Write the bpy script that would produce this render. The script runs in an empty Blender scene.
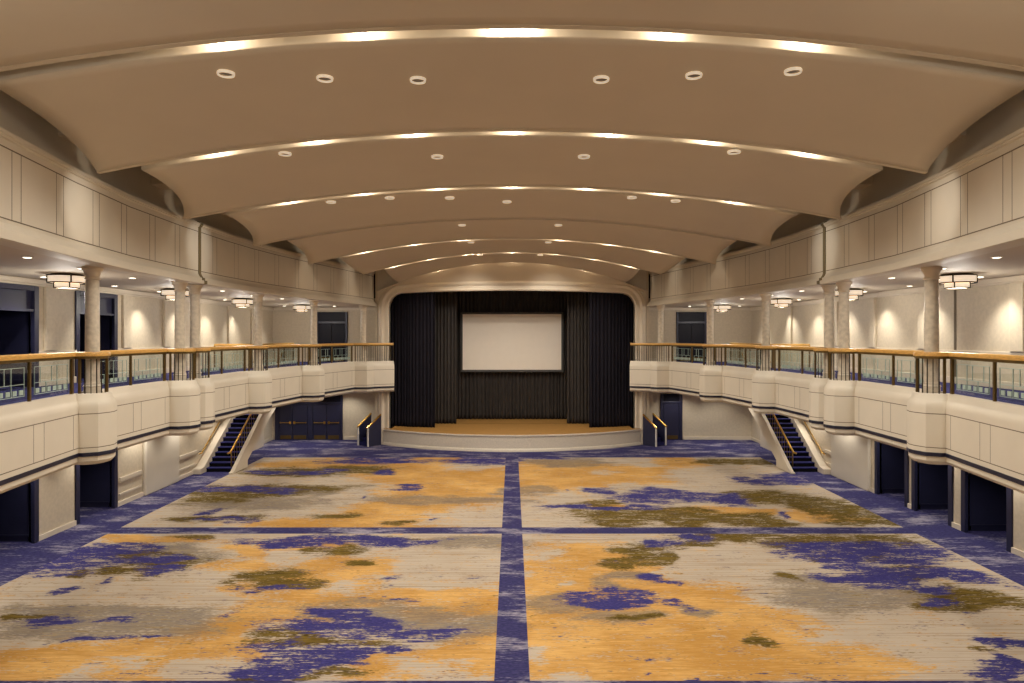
import bpy, bmesh, math, random
from mathutils import Vector, noise, geometry
C = bpy.context.scene.collection
R = random.Random(7)
PI = math.pi
EYE = 5.87

# ------------------------------------------------------------------ materials
def lin(c):
    return tuple(((v / 255) / 12.92 if v / 255 <= .04045 else ((v / 255 + .055) / 1.055) ** 2.4) for v in c)

def mat(name, col, rough=.6, metal=0.0, var=.06, scale=3.0, bump=0.0, bscale=40.0, stretch=(1, 1, 1), spec=.5, col2=None):
    m = bpy.data.materials.new(name); m.use_nodes = True
    nt = m.node_tree; N = nt.nodes; L = nt.links
    b = N['Principled BSDF']
    b.inputs['Roughness'].default_value = rough
    b.inputs['Metallic'].default_value = metal
    b.inputs['Specular IOR Level'].default_value = spec
    tc = N.new('ShaderNodeTexCoord'); mp = N.new('ShaderNodeMapping'); mp.inputs['Scale'].default_value = stretch
    L.new(tc.outputs['Object'], mp.inputs['Vector'])
    nz = N.new('ShaderNodeTexNoise'); nz.inputs['Scale'].default_value = scale; nz.inputs['Detail'].default_value = 6
    L.new(mp.outputs[0], nz.inputs['Vector'])
    cr = N.new('ShaderNodeValToRGB')
    c = lin(col)
    c2 = lin(col2) if col2 else tuple(v * (1 + var) for v in c)
    cr.color_ramp.elements[0].position = .35; cr.color_ramp.elements[1].position = .65
    cr.color_ramp.elements[0].color = (*[v * (1 - var) for v in c], 1)
    cr.color_ramp.elements[1].color = (*c2, 1)
    L.new(nz.outputs['Fac'], cr.inputs[0]); L.new(cr.outputs[0], b.inputs['Base Color'])
    if bump:
        n2 = N.new('ShaderNodeTexNoise'); n2.inputs['Scale'].default_value = bscale
        L.new(mp.outputs[0], n2.inputs['Vector'])
        bp = N.new('ShaderNodeBump'); bp.inputs['Strength'].default_value = bump; bp.inputs['Distance'].default_value = .01
        L.new(n2.outputs['Fac'], bp.inputs['Height']); L.new(bp.outputs[0], b.inputs['Normal'])
    return m

def emis(name, col, strength):
    m = bpy.data.materials.new(name); m.use_nodes = True
    b = m.node_tree.nodes['Principled BSDF']
    b.inputs['Base Color'].default_value = (*lin(col), 1)
    b.inputs['Emission Color'].default_value = (*lin(col), 1)
    b.inputs['Emission Strength'].default_value = strength
    return m

M = {}
M['plaster'] = mat('cream_plaster', (212, 202, 184), .55, var=.02, scale=1.5)
M['vault'] = mat('vault_plaster', (206, 192, 170), .65, var=.02, scale=.6)
M['damask'] = mat('damask_wallcovering', (206, 192, 168),   .6, var=.05, scale=9, bump=.15, bscale=60)
M['trim'] = mat('cream_trim', (216, 203, 182), .45, var=.02)
M['groove'] = mat('shadow_joint', (112, 98, 80), .8)
M['marble'] = mat('mottled_marble', (206, 195, 176), .35, var=.12, scale=9)
M['navy'] = mat('navy_paint', (36, 37, 62), .4, var=.05)
M['navydark'] = mat('dark_navy_paint', (22, 22, 36), .5, var=.05, spec=.2)
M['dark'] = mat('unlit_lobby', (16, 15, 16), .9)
M['stripe'] = mat('navy_band', (26, 27, 48), .4)
M['wood'] = mat('honey_wood_rail', (205, 158, 84), .32, var=.16, scale=6, stretch=(6, 1, 6))
M['brass'] = mat('aged_brass', (104, 82, 42), .42, metal=.5, var=.1)
M['bronze'] = mat('dark_bronze', (58, 48, 32), .45, metal=.6)
M['gold'] = mat('polished_brass', (196, 150, 66), .3, metal=.9, var=.05)
M['steel'] = mat('white_metal', (228, 222, 212), .4)
M['etch'] = mat('etched_frost', (158, 176, 166), .8, var=.05)
M['bluecarpet'] = mat('blue_carpet', (44, 45, 86), .95, var=.25, scale=9, spec=.1, col2=(64, 64, 108))
M['stairtread'] = mat('stair_carpet', (44, 44, 92), .95, var=.2, scale=20, spec=.1)
M['riser'] = mat('stair_riser', (18, 17, 22), .9, spec=.1)
M['drapeblack'] = mat('black_velour', (33, 31, 38), .95, var=.2, scale=8, stretch=(6, 6, .3), spec=.1)
M['drape'] = mat('charcoal_velour', (62, 57, 54), .9, var=.25, scale=8, stretch=(6, 6, .3), spec=.15)
M['screen'] = mat('screen_fabric', (236, 226, 212), .8, var=.01)
M['screenframe'] = mat('screen_border', (62, 60, 58), .6)
M['stagewood'] = mat('stage_boards', (182, 136, 74), .45, var=.14, scale=4, stretch=(1, 9, 1))
M['apron'] = mat('speckled_apron', (226, 216, 198), .5, var=.1, scale=26)
M['shade'] = emis('lit_alabaster', (255, 234, 206), 1.15)
M['lens'] = emis('lit_lens', (255, 240, 215), 7.0)
M['hall_lens'] = mat('dark_louvre', (120, 110, 98), .5)
M['hall_ring'] = emis('lamplit_rim', (255, 240, 215), .55)  # emission stands in for lamp light falling on the trim ring
M['bulb'] = emis('lit_bulb', (255, 243, 222), 14.0)

def glass_mat():
    m = bpy.data.materials.new('railing_glass'); m.use_nodes = True
    nt = m.node_tree; N = nt.nodes; L = nt.links; N.clear()
    o = N.new('ShaderNodeOutputMaterial'); mx = N.new('ShaderNodeMixShader')
    t = N.new('ShaderNodeBsdfTransparent'); t.inputs[0].default_value = (.93, .955, .94, 1)
    g = N.new('ShaderNodeBsdfGlossy'); g.inputs['Roughness'].default_value = .02
    lw = N.new('ShaderNodeLayerWeight'); lw.inputs['Blend'].default_value = .12
    pw = N.new('ShaderNodeMath'); pw.operation = 'MULTIPLY_ADD'; pw.inputs[1].default_value = .35; pw.inputs[2].default_value = .03
    L.new(lw.outputs['Facing'], pw.inputs[0])
    L.new(pw.outputs[0], mx.inputs[0]); L.new(t.outputs[0], mx.inputs[1]); L.new(g.outputs[0], mx.inputs[2])
    L.new(mx.outputs[0], o.inputs[0])
    return m
M['glass'] = glass_mat()

# ------------------------------------------------------------------ mesh builder
class MB:
    def __init__(s, sgn=1):
        s.v = []; s.f = []; s.sgn = sgn; s.smooth = False
    def add(s, vs, fs):
        b = len(s.v)
        s.v += [(x * s.sgn, y, z) for x, y, z in vs]
        s.f += [tuple(b + i for i in f) for f in fs]
        return s
    def box(s, x0, x1, y0, y1, z0, z1):
        vs = [(x, y, z) for z in (z0, z1) for y in (y0, y1) for x in (x0, x1)]
        return s.add(vs, [(0, 1, 3, 2), (4, 5, 7, 6), (0, 1, 5, 4), (2, 3, 7, 6), (0, 2, 6, 4), (1, 3, 7, 5)])
    def obox(s, p, q, w, z0, z1):
        """a box whose plan runs from p to q with width w"""
        d = Vector((q[0] - p[0], q[1] - p[1])).normalized(); n = Vector((-d.y, d.x)) * (w / 2)
        pts = [(p[0] + n.x, p[1] + n.y), (q[0] + n.x, q[1] + n.y), (q[0] - n.x, q[1] - n.y), (p[0] - n.x, p[1] - n.y)]
        vs = [(x, y, z) for z in (z0, z1) for x, y in pts]
        return s.add(vs, [(0, 1, 2, 3), (4, 5, 6, 7), (0, 1, 5, 4), (1, 2, 6, 5), (2, 3, 7, 6), (3, 0, 4, 7)])
    def sweep(s, path, prof, close_prof=False, cap=True):
        """path: plan points; prof: (offset to the right of travel, z)"""
        n = len(path); rows = []
        for i, p in enumerate(path):
            d0 = Vector((p[0] - path[i - 1][0], p[1] - path[i - 1][1])).normalized() if i else None
            d1 = Vector((path[i + 1][0] - p[0], path[i + 1][1] - p[1])).normalized() if i < n - 1 else None
            d0 = d0 or d1; d1 = d1 or d0
            n0 = Vector((d0.y, -d0.x)); n1 = Vector((d1.y, -d1.x))
            m = n0 + n1
            if m.length < .2: m = n0
            m.normalize(); k = 1 / max(.45, m.dot(n0))
            rows.append([(p[0] + m.x * o * k, p[1] + m.y * o * k, z) for o, z in prof])
        w = len(prof); vs = [v for r in rows for v in r]; fs = []
        for i in range(n - 1):
            for j in range(w if close_prof else w - 1):
                a = i * w + j; b = i * w + (j + 1) % w
                fs.append((a, b, b + w, a + w))
        if cap and close_prof:
            fs.append(tuple(range(w))); fs.append(tuple((n - 1) * w + j for j in range(w)))
        return s.add(vs, fs)
    def prism(s, pts, axis, a0, a1):
        """extrude a polygon; axis 'x': pts are (y,z); 'y': (x,z); 'z': (x,y)"""
        f = {'x': lambda p, a: (a, p[0], p[1]), 'y': lambda p, a: (p[0], a, p[1]), 'z': lambda p, a: (p[0], p[1], a)}[axis]
        n = len(pts); vs = [f(p, a0) for p in pts] + [f(p, a1) for p in pts]
        tri = geometry.tessellate_polygon([[Vector((p[0], p[1], 0)) for p in pts]])
        fs = [tuple(t) for t in tri] + [tuple(i + n for i in t) for t in tri]
        fs += [(i, (i + 1) % n, n + (i + 1) % n, n + i) for i in range(n)]
        return s.add(vs, fs)
    def plate(s, outer, holes, axis, a):
        f = {'x': lambda p: (a, p[0], p[1]), 'y': lambda p: (p[0], a, p[1]), 'z': lambda p: (p[0], p[1], a)}[axis]
        loops = [outer] + holes
        tri = geometry.tessellate_polygon([[Vector((p[0], p[1], 0)) for p in l] for l in loops])
        return s.add([f(p) for l in loops for p in l], [tuple(t) for t in tri])
    def tube(s, pts, r, n=8):
        pts = [Vector(p) for p in pts]; rows = []
        for i, p in enumerate(pts):
            d = (pts[min(i + 1, len(pts) - 1)] - pts[max(i - 1, 0)]).normalized()
            u = d.cross(Vector((0, 0, 1)))
            if u.length < .05: u = Vector((1, 0, 0))
            u.normalize(); w = d.cross(u)
            rows.append([p + (u * math.cos(2 * PI * k / n) + w * math.sin(2 * PI * k / n)) * r for k in range(n)])
        vs = [tuple(v) for r_ in rows for v in r_]; fs = []
        for i in range(len(pts) - 1):
            for k in range(n):
                a = i * n + k; b = i * n + (k + 1) % n
                fs.append((a, b, b + n, a + n))
        fs.append(tuple(range(n))); fs.append(tuple((len(pts) - 1) * n + k for k in range(n)))
        return s.add(vs, fs)
    def lathe(s, prof, cx=0, cy=0, n=24, square=False):
        """prof: (radius, z) from bottom to top"""
        vs = []; fs = []
        for r, z in prof:
            for k in range(n):
                a = 2 * PI * (k + .5) / n
                vs.append((cx + r * math.cos(a), cy + r * math.sin(a), z))
        for i in range(len(prof) - 1):
            for k in range(n):
                a = i * n + k; b = i * n + (k + 1) % n
                fs.append((a, b, b + n, a + n))
        fs.append(tuple(range(n))); fs.append(tuple((len(prof) - 1) * n + k for k in range(n)))
        return s.add(vs, fs)
    def build(s, name, m, parent=None, smooth=None, bevel=0, kind=None, normals=True):
        me = bpy.data.meshes.new(name)
        if parent is not None:
            o0 = world_loc(parent)
        elif s.v:
            xs, ys, zs = zip(*s.v); o0 = Vector(((min(xs) + max(xs)) / 2, (min(ys) + max(ys)) / 2, min(zs)))
        me.from_pydata([(x - o0.x, y - o0.y, z - o0.z) for x, y, z in s.v], [], s.f)
        if normals:
            bm = bmesh.new(); bm.from_mesh(me); bmesh.ops.remove_doubles(bm, verts=bm.verts, dist=1e-5)
            bmesh.ops.recalc_face_normals(bm, faces=bm.faces); bm.to_mesh(me); bm.free()
        me.materials.append(m)
        o = bpy.data.objects.new(name, me); C.objects.link(o)
        if parent is None: o.location = o0
        else: o.parent = parent
        if bevel:
            b = o.modifiers.new('bevel', 'BEVEL'); b.width = bevel; b.segments = 2; b.limit_method = 'ANGLE'
        if smooth:
            for p in me.polygons: p.use_smooth = True
            if smooth != 'all':
                me.set_sharp_from_angle(angle=math.radians(smooth))
        if kind: o['kind'] = kind
        return o

def world_loc(o):
    v = Vector(o.location)
    while o.parent is not None:
        o = o.parent; v = v + Vector(o.location)
    return v

def tag(o, label, cat, group=None, kind=None):
    o['label'] = label; o['category'] = cat
    if group: o['group'] = group
    if kind: o['kind'] = kind
    return o

def thing(name, label, cat, loc, group=None, kind=None):
    o = bpy.data.objects.new(name, None); C.objects.link(o); o.location = loc
    o.empty_display_size = .2
    return tag(o, label, cat, group, kind)

def dup(root, loc, label, group=None):
    r = root.copy(); C.objects.link(r); r.location = loc; r['label'] = label
    if group: r['group'] = group
    for ch in list(root.children):
        c = ch.copy(); C.objects.link(c); c.parent = r
        for g in list(ch.children):
            d = g.copy(); C.objects.link(d); d.parent = c
    return r

def struct(mb, name, m, parent=None, **k):
    return mb.build(name, m, parent, kind=None if parent else 'structure', **k)

def lamp(kind, loc, energy, parent=None, col=(1, .94, .845), radius=.06, angle=110, blend=.7, aim=None):
    d = bpy.data.lights.new('lamp', kind); d.energy = energy; d.color = col
    d.shadow_soft_size = radius
    if kind == 'SPOT': d.spot_size = math.radians(angle); d.spot_blend = blend
    o = bpy.data.objects.new('lamp_light', d); C.objects.link(o)
    o.location = loc
    if aim is not None:
        o.rotation_euler = (Vector(aim) - Vector(loc)).to_track_quat('-Z', 'Y').to_euler()
    return o

def lerp(a, b, t): return a + (b - a) * t
ORD = ['first', 'second', 'third', 'fourth', 'fifth', 'sixth', 'seventh', 'eighth', 'ninth', 'tenth', 'eleventh', 'twelfth']

# ------------------------------------------------------------------ carpet
BLOBS = {
    'G': [(-10.2,31.32,1.15,0.73),(-7.9,31.57,2.08,0.87),(-5.1,29.92,0.88,1.34),(-3.9,28.84,1.90,2.08),(-1.8,29.05,1.49,1.26),(-2.7,26.03,2.29,2.03),(-3.8,23.04,1.35,1.32),(-3.7,21.79,1.60,0.71),(-1.3,26.91,1.18,1.81),(-5.7,21.33,2.19,0.45),(-7.0,21.44,0.78,0.46),(-5.0,22.40,0.66,0.50),(-3.4,32.33,1.18,0.65),(-9.8,19.65,1.29,0.29),(-11.1,19.85,0.58,0.29),(-7.3,17.43,0.77,0.30),(-7.2,18.73,0.33,0.70),(-5.9,19.09,0.84,0.45),(-8.6,12.37,1.09,0.46),(-8.7,12.08,0.71,0.36),(-7.6,12.57,0.92,0.32),(-6.2,12.77,1.12,0.41),(-6.0,13.64,0.60,0.28),(-6.5,11.93,0.52,0.28),(-5.7,13.87,0.61,0.29),(-6.5,12.19,0.36,0.22),(-5.4,14.12,0.41,0.25),(-5.2,16.77,1.11,0.84),(-4.2,17.51,1.03,0.61),(-3.8,15.19,1.33,0.35),(-4.7,14.37,0.84,0.62),(-2.1,15.66,1.61,0.24),(-1.1,14.85,0.87,0.44),(-0.6,12.77,0.75,0.73),(-1.3,12.37,1.09,0.38),(-2.5,12.08,0.71,0.36),(-4.3,16.10,0.94,0.65),(1.5,13.19,1.74,1.74),(1.1,16.10,0.94,0.97),(3.1,16.43,0.72,1.35),(1.6,18.73,0.96,0.88),(2.3,17.90,0.79,0.64),(4.2,15.19,1.11,0.86),(4.7,14.12,1.24,0.99),(2.3,12.37,1.09,0.69),(3.8,12.37,1.09,0.76),(0.7,17.13,0.63,0.59),(5.4,12.77,1.12,0.81),(5.6,13.87,0.61,0.48),(6.2,12.57,0.74,0.32),(5.4,11.65,1.02,0.27),(7.0,12.30,0.36,0.15),(1.9,14.63,1.50,1.07),(4.5,12.37,1.09,0.95),(1.1,27.84,1.43,1.93),(2.5,29.92,2.19,1.79),(4.7,29.92,1.75,1.12),(3.6,27.84,2.04,0.97),(7.8,31.57,0.83,0.99),(1.6,28.84,1.69,1.66),(7.6,22.78,0.83,0.39),(10.1,22.40,0.82,0.63),(10.6,22.03,0.58,0.36),(7.0,23.04,0.67,0.40),(6.3,22.91,1.17,0.26),(3.0,23.45,0.86,0.21)],
    'C': [(-1.9,30.37,1.11,0.69),(-6.4,26.03,1.52,1.69),(-9.5,23.04,2.02,1.06),(-10.2,22.40,0.98,0.50),(-1.7,22.03,1.45,0.97),(-5.8,17.98,0.63,0.65),(-3.9,16.04,0.66,0.58),(-3.6,18.14,0.80,0.33),(-1.1,17.90,1.44,1.28),(-1.6,12.22,0.89,0.34),(-11.0,16.23,0.59,0.33),(-7.7,16.43,1.44,0.67),(-5.5,12.08,0.62,0.29),(-6.8,12.19,0.45,0.15),(0.6,12.77,0.37,0.49),(0.8,11.65,0.51,0.17),(1.7,19.65,0.86,0.39),(0.8,18.48,0.43,0.60),(5.8,17.90,1.18,1.28),(6.3,17.13,1.00,1.46),(5.7,15.19,0.44,0.46),(0.9,16.04,0.23,0.13),(7.3,13.64,1.40,0.83),(7.2,17.13,0.63,1.10),(6.5,15.19,0.49,0.69),(6.5,14.37,0.53,0.41),(7.8,12.77,0.93,0.57),(9.5,13.64,0.60,0.70),(7.5,28.84,1.06,1.04),(5.5,31.82,1.40,0.76),(1.8,24.75,0.58,0.61),(1.1,21.91,1.28,0.84),(4.0,29.26,0.51,0.53),(4.3,26.91,0.79,0.54),(9.3,27.84,1.63,1.35),(9.5,26.03,1.14,0.85),(9.2,28.84,1.90,1.66),(8.2,26.38,1.54,1.04),(10.9,28.84,1.27,0.62),(8.5,23.45,0.41,0.34),(9.2,21.10,0.93,0.22),(11.0,20.99,0.77,0.13),(4.0,21.10,0.74,0.17),(6.9,21.21,0.78,0.17)],
    'T': [(-7.1,25.87,0.53,0.83),(-8.8,26.03,1.14,0.68),(-9.2,24.01,1.76,0.86),(-0.9,19.37,1.13,0.47),(-2.8,14.27,1.46,0.61),(-1.1,13.87,0.81,0.43),(-2.0,14.85,0.65,0.16),(-8.5,14.12,1.86,0.60),(-10.1,14.63,0.86,0.32),(-7.9,14.53,0.96,0.42),(-9.4,18.31,1.07,0.59),(-7.6,13.64,1.20,0.37),(1.1,15.07,0.77,0.34),(2.3,16.10,0.35,0.39),(3.2,16.92,0.50,0.29),(4.1,14.53,0.32,0.16),(2.2,14.22,0.62,0.25),(7.3,15.78,1.04,0.81),(7.5,15.19,0.89,0.58),(8.8,15.48,1.36,0.48),(6.7,16.43,0.24,0.40),(2.7,31.82,1.40,1.01),(0.7,26.03,0.76,0.68),(-2.6,24.45,2.15,0.45)],
    'O': [(-10.8,24.45,0.89,0.45),(-10.2,25.54,1.50,0.49),(-9.3,26.38,2.32,0.52),(-9.2,29.48,2.16,0.65),(-7.1,29.92,1.53,0.67),(-9.5,21.91,0.96,0.30),(-3.7,21.33,0.37,0.23),(-5.6,22.27,0.65,0.25),(-5.9,16.77,0.61,0.35),(-5.3,16.23,0.48,0.33),(-4.1,13.19,0.97,0.30),(-3.8,11.76,0.69,0.10),(-3.8,17.51,0.31,0.15),(-4.9,18.56,0.54,0.34),(-3.2,19.65,0.58,0.19),(-9.8,17.06,0.37,0.29),(-10.2,18.31,0.54,0.33),(-9.0,17.51,0.38,0.54),(-10.7,16.77,0.29,0.14),(-9.3,19.95,0.58,0.20),(-10.3,14.27,0.42,0.15),(3.5,18.73,0.49,0.53),(4.0,18.31,0.32,0.33),(5.0,19.18,0.70,0.28),(6.5,19.85,1.16,0.39),(2.9,17.66,0.39,0.31),(3.6,18.06,0.40,0.33),(2.4,14.12,0.41,0.15),(4.9,13.19,0.15,0.17),(9.7,19.65,1.73,0.48),(8.1,19.18,0.70,0.37),(8.8,18.31,0.67,0.33),(8.0,18.22,0.40,0.25),(10.1,17.36,0.64,0.30),(10.2,15.19,0.89,0.46),(9.8,16.43,0.72,0.27),(9.7,14.79,0.65,0.27),(10.9,15.19,0.67,0.46),(9.0,12.97,0.28,0.13),(6.8,16.64,0.24,0.21),(3.1,24.01,0.70,0.36),(4.2,22.40,1.64,0.75),(3.3,21.55,0.47,0.58),(5.4,21.79,0.96,0.71),(2.3,23.45,0.69,0.34),(6.7,21.91,1.28,0.60),(7.8,21.44,0.78,0.46),(6.0,22.91,0.84,0.39),(10.6,31.82,1.86,0.63),(9.4,24.90,1.28,0.77),(10.3,24.45,1.07,0.60),(10.9,23.31,1.02,0.54),(11.0,22.27,0.65,0.49),(11.2,21.44,0.78,0.34),(11.0,22.91,0.84,0.39)],
    'B': [(-7.7,29.70,0.43,0.44),(-5.5,29.48,0.35,0.43),(-10.2,26.20,1.53,0.43),(-8.8,26.03,0.38,0.34),(-10.0,22.91,0.27,0.26),(-8.6,21.55,0.32,0.29),(-9.3,21.91,0.29,0.24),(-3.9,26.38,0.54,0.35),(-2.6,21.91,0.13,0.14),(-5.7,24.45,0.11,0.15),(-9.6,29.48,1.51,0.35),(-6.2,32.07,1.88,0.67),(-1.3,32.07,1.41,0.67),(-5.2,19.56,1.72,0.34),(-6.0,19.18,0.56,0.28),(-3.7,19.28,1.13,0.33),(-2.3,19.37,0.34,0.19),(-5.5,15.91,0.35,0.16),(-3.8,14.37,0.63,0.15),(-3.2,14.12,0.72,0.20),(-3.4,13.73,1.21,0.19),(-2.2,13.64,1.00,0.16),(-4.1,12.57,0.74,0.39),(-3.7,12.37,0.54,0.34),(-4.3,12.19,0.45,0.30),(-2.5,12.77,0.37,0.16),(-2.8,16.71,0.10,0.10),(-2.6,15.30,0.45,0.08),(-11.8,17.90,1.44,0.80),(-10.9,17.90,1.18,0.56),(-11.1,18.91,0.83,0.36),(-9.2,17.90,0.31,0.32),(-8.9,17.13,0.20,0.22),(-10.2,15.78,0.23,0.16),(-8.4,13.97,0.41,0.12),(-9.7,14.07,0.31,0.10),(-7.8,13.19,0.77,0.07),(-7.1,13.32,0.39,0.08),(-5.8,14.37,0.11,0.10),(-9.7,16.36,0.12,0.13),(3.8,19.37,0.26,0.28),(4.6,19.37,0.43,0.21),(5.4,19.75,0.35,0.29),(2.0,15.19,0.56,0.35),(2.6,15.66,0.34,0.21),(1.8,15.48,0.45,0.15),(2.2,14.90,0.55,0.22),(3.3,15.13,0.31,0.11),(3.6,14.74,0.39,0.13),(3.8,16.77,0.20,0.21),(2.5,12.30,0.09,0.08),(0.4,13.97,0.08,0.07),(1.0,13.97,0.25,0.05),(2.5,11.72,0.07,0.05),(3.3,11.65,0.20,0.07),(9.2,18.56,1.49,0.69),(8.1,18.48,0.68,0.30),(8.7,17.51,0.51,0.31),(8.9,16.43,0.96,0.47),(9.8,16.77,0.98,0.49),(10.9,16.57,0.73,0.27),(9.9,15.78,0.46,0.25),(9.5,14.96,0.26,0.17),(8.6,12.00,0.44,0.25),(8.5,12.19,0.27,0.19),(9.7,13.32,0.27,0.13),(9.0,12.37,0.18,0.38),(3.5,25.87,0.53,0.37),(5.0,24.90,0.91,0.62),(5.8,25.70,0.56,0.41),(6.6,25.22,0.74,0.48),(1.8,23.45,0.69,0.34),(4.9,23.58,0.52,0.18),(6.4,24.45,0.72,0.45),(7.7,24.60,0.58,0.60),(2.2,25.87,0.15,0.22),(9.2,28.04,0.41,0.35),(10.6,27.46,1.01,0.47),(8.9,22.40,0.20,0.31),(11.5,28.23,0.83,0.80),(0.4,32.86,1.92,0.27),(3.7,23.17,1.36,0.16),(10.6,18.73,1.10,0.70)],
}
def carpet_weights(x, y):
    wx = x + .75 * noise.noise((x * .55, y * .8, 3.1)) + .35 * noise.noise((x * 1.7, y * 2.6, 8.0))
    wy = y + .45 * noise.noise((x * .5, y * .8, 11.7)) + .28 * noise.noise((x * 1.4, y * 2.6, 5.0))
    out = {}
    for k, bl in BLOBS.items():
        best = 0.0; rch = {'C': 1.55, 'G': 1.98}.get(k, 1.95)
        for cx, cy, rx, ry in bl:
            dx = (wx - cx) / rx
            if abs(dx) > 2.1: continue
            dy = (wy - cy) / ry
            d = math.sqrt(dx * dx + dy * dy)
            if d < rch: best = max(best, rch - d)
        out[k] = min(1.0, best)
    return max(.14, out['G']) * (1 - .7 * min(1, out['C'] * 1.1)), out['B'], out['O'], max(out['T'] * .95, out['B'] * .8, out['O'] * .6)

def carpet_mat():
    m = bpy.data.materials.new('patterned_carpet'); m.use_nodes = True
    nt = m.node_tree; N = nt.nodes; L = nt.links; b = N['Principled BSDF']
    b.inputs['Roughness'].default_value = .95; b.inputs['Specular IOR Level'].default_value = .08
    tc = N.new('ShaderNodeTexCoord')
    def nz(scale, sc, det=4, rough=.6):
        mp = N.new('ShaderNodeMapping'); mp.inputs['Scale'].default_value = sc; L.new(tc.outputs['Object'], mp.inputs[0])
        n = N.new('ShaderNodeTexNoise'); n.inputs['Scale'].default_value = scale; n.inputs['Detail'].default_value = det
        n.inputs['Roughness'].default_value = rough; L.new(mp.outputs[0], n.inputs['Vector']); return n.outputs['Fac']
    def mth(op, a, b_=None, c=None):
        n = N.new('ShaderNodeMath'); n.operation = op
        for i, v in enumerate((a, b_, c)):
            if v is None: continue
            if isinstance(v, (int, float)): n.inputs[i].default_value = v
            else: L.new(v, n.inputs[i])
        return n.outputs[0]
    def sm(v, lo, hi):
        n = N.new('ShaderNodeMapRange'); n.interpolation_type = 'SMOOTHSTEP'
        L.new(v, n.inputs[0]); n.inputs[1].default_value = lo; n.inputs[2].default_value = hi; return n.outputs[0]
    def mix(f, a, b_):
        n = N.new('ShaderNodeMix'); n.data_type = 'RGBA'; L.new(f, n.inputs[0])
        for i, v in ((6, a), (7, b_)):
            if isinstance(v, tuple): n.inputs[i].default_value = (*lin(v), 1)
            else: L.new(v, n.inputs[i])
        return n.outputs[2]
    streak = nz(1.0, (1.6, 13, 1), 5, .65)
    fine = nz(1.0, (9, 30, 1), 3, .6)
    line = nz(1.0, (.25, 22, 1), 2, .5)
    broad = nz(.5, (.8, 1.2, 1), 3)
    w1 = N.new('ShaderNodeVertexColor'); w1.layer_name = 'pattern'
    sp = N.new('ShaderNodeSeparateColor'); L.new(w1.outputs[0], sp.inputs[0])
    w2 = N.new('ShaderNodeVertexColor'); w2.layer_name = 'taupe'
    s2 = N.new('ShaderNodeSeparateColor'); L.new(w2.outputs[0], s2.inputs[0])
    st = mth('ADD', mth('MULTIPLY', mth('SUBTRACT', streak, .5), 1.9), mth('MULTIPLY', mth('SUBTRACT', fine, .5), 1.5))
    st2 = mth('ADD', mth('MULTIPLY', mth('SUBTRACT', streak, .5), 2.6), mth('MULTIPLY', mth('SUBTRACT', fine, .5), 2.0))
    mid = mth('SUBTRACT', nz(1.0, (1.3, 2.6, 1), 6, .65), .5)
    mid2 = mth('SUBTRACT', nz(1.0, (.8, 1.9, 3.7), 6, .65), .5)
    mid3 = mth('SUBTRACT', nz(1.3, (.9, 2.4, 9.1), 6, .65), .5)
    def field(v, m, k, s): return mth('ADD', mth('ADD', v, mth('MULTIPLY', m, k)), s)
    gold = sm(field(sp.outputs[0], mid, 1.8, mth('MULTIPLY', st, 1.45)), .32, .70)
    blue = sm(field(sp.outputs[1], mid2, 2.6, st2), .5, .9)
    olive = sm(field(sp.outputs[2], mid3, 2.4, st2), .38, .9)
    taupe = sm(field(s2.outputs[0], mid2, 2.2, st2), .22, .85)
    cream = mix(broad, (170, 154, 134), (196, 184, 168))
    cream = mix(sm(line, .5, .75), cream, (148, 128, 102))
    goldc = mix(sm(mth('ADD', streak, mth('MULTIPLY', mth('SUBTRACT', broad, .5), .8)), .35, .7), (180, 134, 68), (212, 168, 102))
    goldc = mix(sm(line, .55, .8), goldc, (168, 130, 74))
    c = mix(gold, cream, goldc)
    c = mix(mth('MULTIPLY', taupe, .8), c, mix(sm(streak, .35, .65), (96, 90, 90), (146, 131, 106)))
    c = mix(olive, c, mix(sm(streak, .35, .65), (66, 53, 20), (118, 98, 42)))
    c = mix(blue, c, mix(sm(fine, .4, .7), (50, 48, 104), (72, 68, 126)))
    fleck = sm(mth('ADD', nz(1.0, (1.5, 5.5, 2.7), 5, .6), mth('MULTIPLY', mth('SUBTRACT', streak, .5), .5)), .70, .76)
    c = mix(mth('MULTIPLY', fleck, .9), c, (60, 58, 104))
    # blue border and aisle strips with paler worn speckle
    spk = mth('ADD', mth('MULTIPLY_ADD', nz(1.0, (.5, 1.2, 1), 5), 1.5, -.27), mth('MULTIPLY', mth('SUBTRACT', streak, .5), 1.0))
    spk = mth('ADD', spk, mth('MULTIPLY', mth('SUBTRACT', fine, .5), .5))
    bd = mix(sm(spk, .47, .8), mix(sm(fine, .35, .65), (46, 45, 86), (66, 63, 108)), (156, 150, 162))
    sx = N.new('ShaderNodeSeparateXYZ'); L.new(tc.outputs['Object'], sx.inputs[0])
    ax = mth('ABSOLUTE', sx.outputs[0]); y = sx.outputs[1]
    inx = mth('MULTIPLY', mth('GREATER_THAN', ax, .305), mth('LESS_THAN', ax, 12.0))
    def band(a, b_): return mth('MULTIPLY', mth('GREATER_THAN', y, a), mth('LESS_THAN', y, b_))
    iny = mth('ADD', mth('ADD', band(11.63, 20.28), band(20.95, 33.0)), band(2.2, 10.96))
    c = mix(mth('MULTIPLY', inx, iny), bd, c)
    L.new(c, b.inputs['Base Color'])
    bp = N.new('ShaderNodeBump'); bp.inputs['Strength'].default_value = .25; bp.inputs['Distance'].default_value = .01
    L.new(fine, bp.inputs['Height']); L.new(bp.outputs[0], b.inputs['Normal'])
    return m

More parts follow.
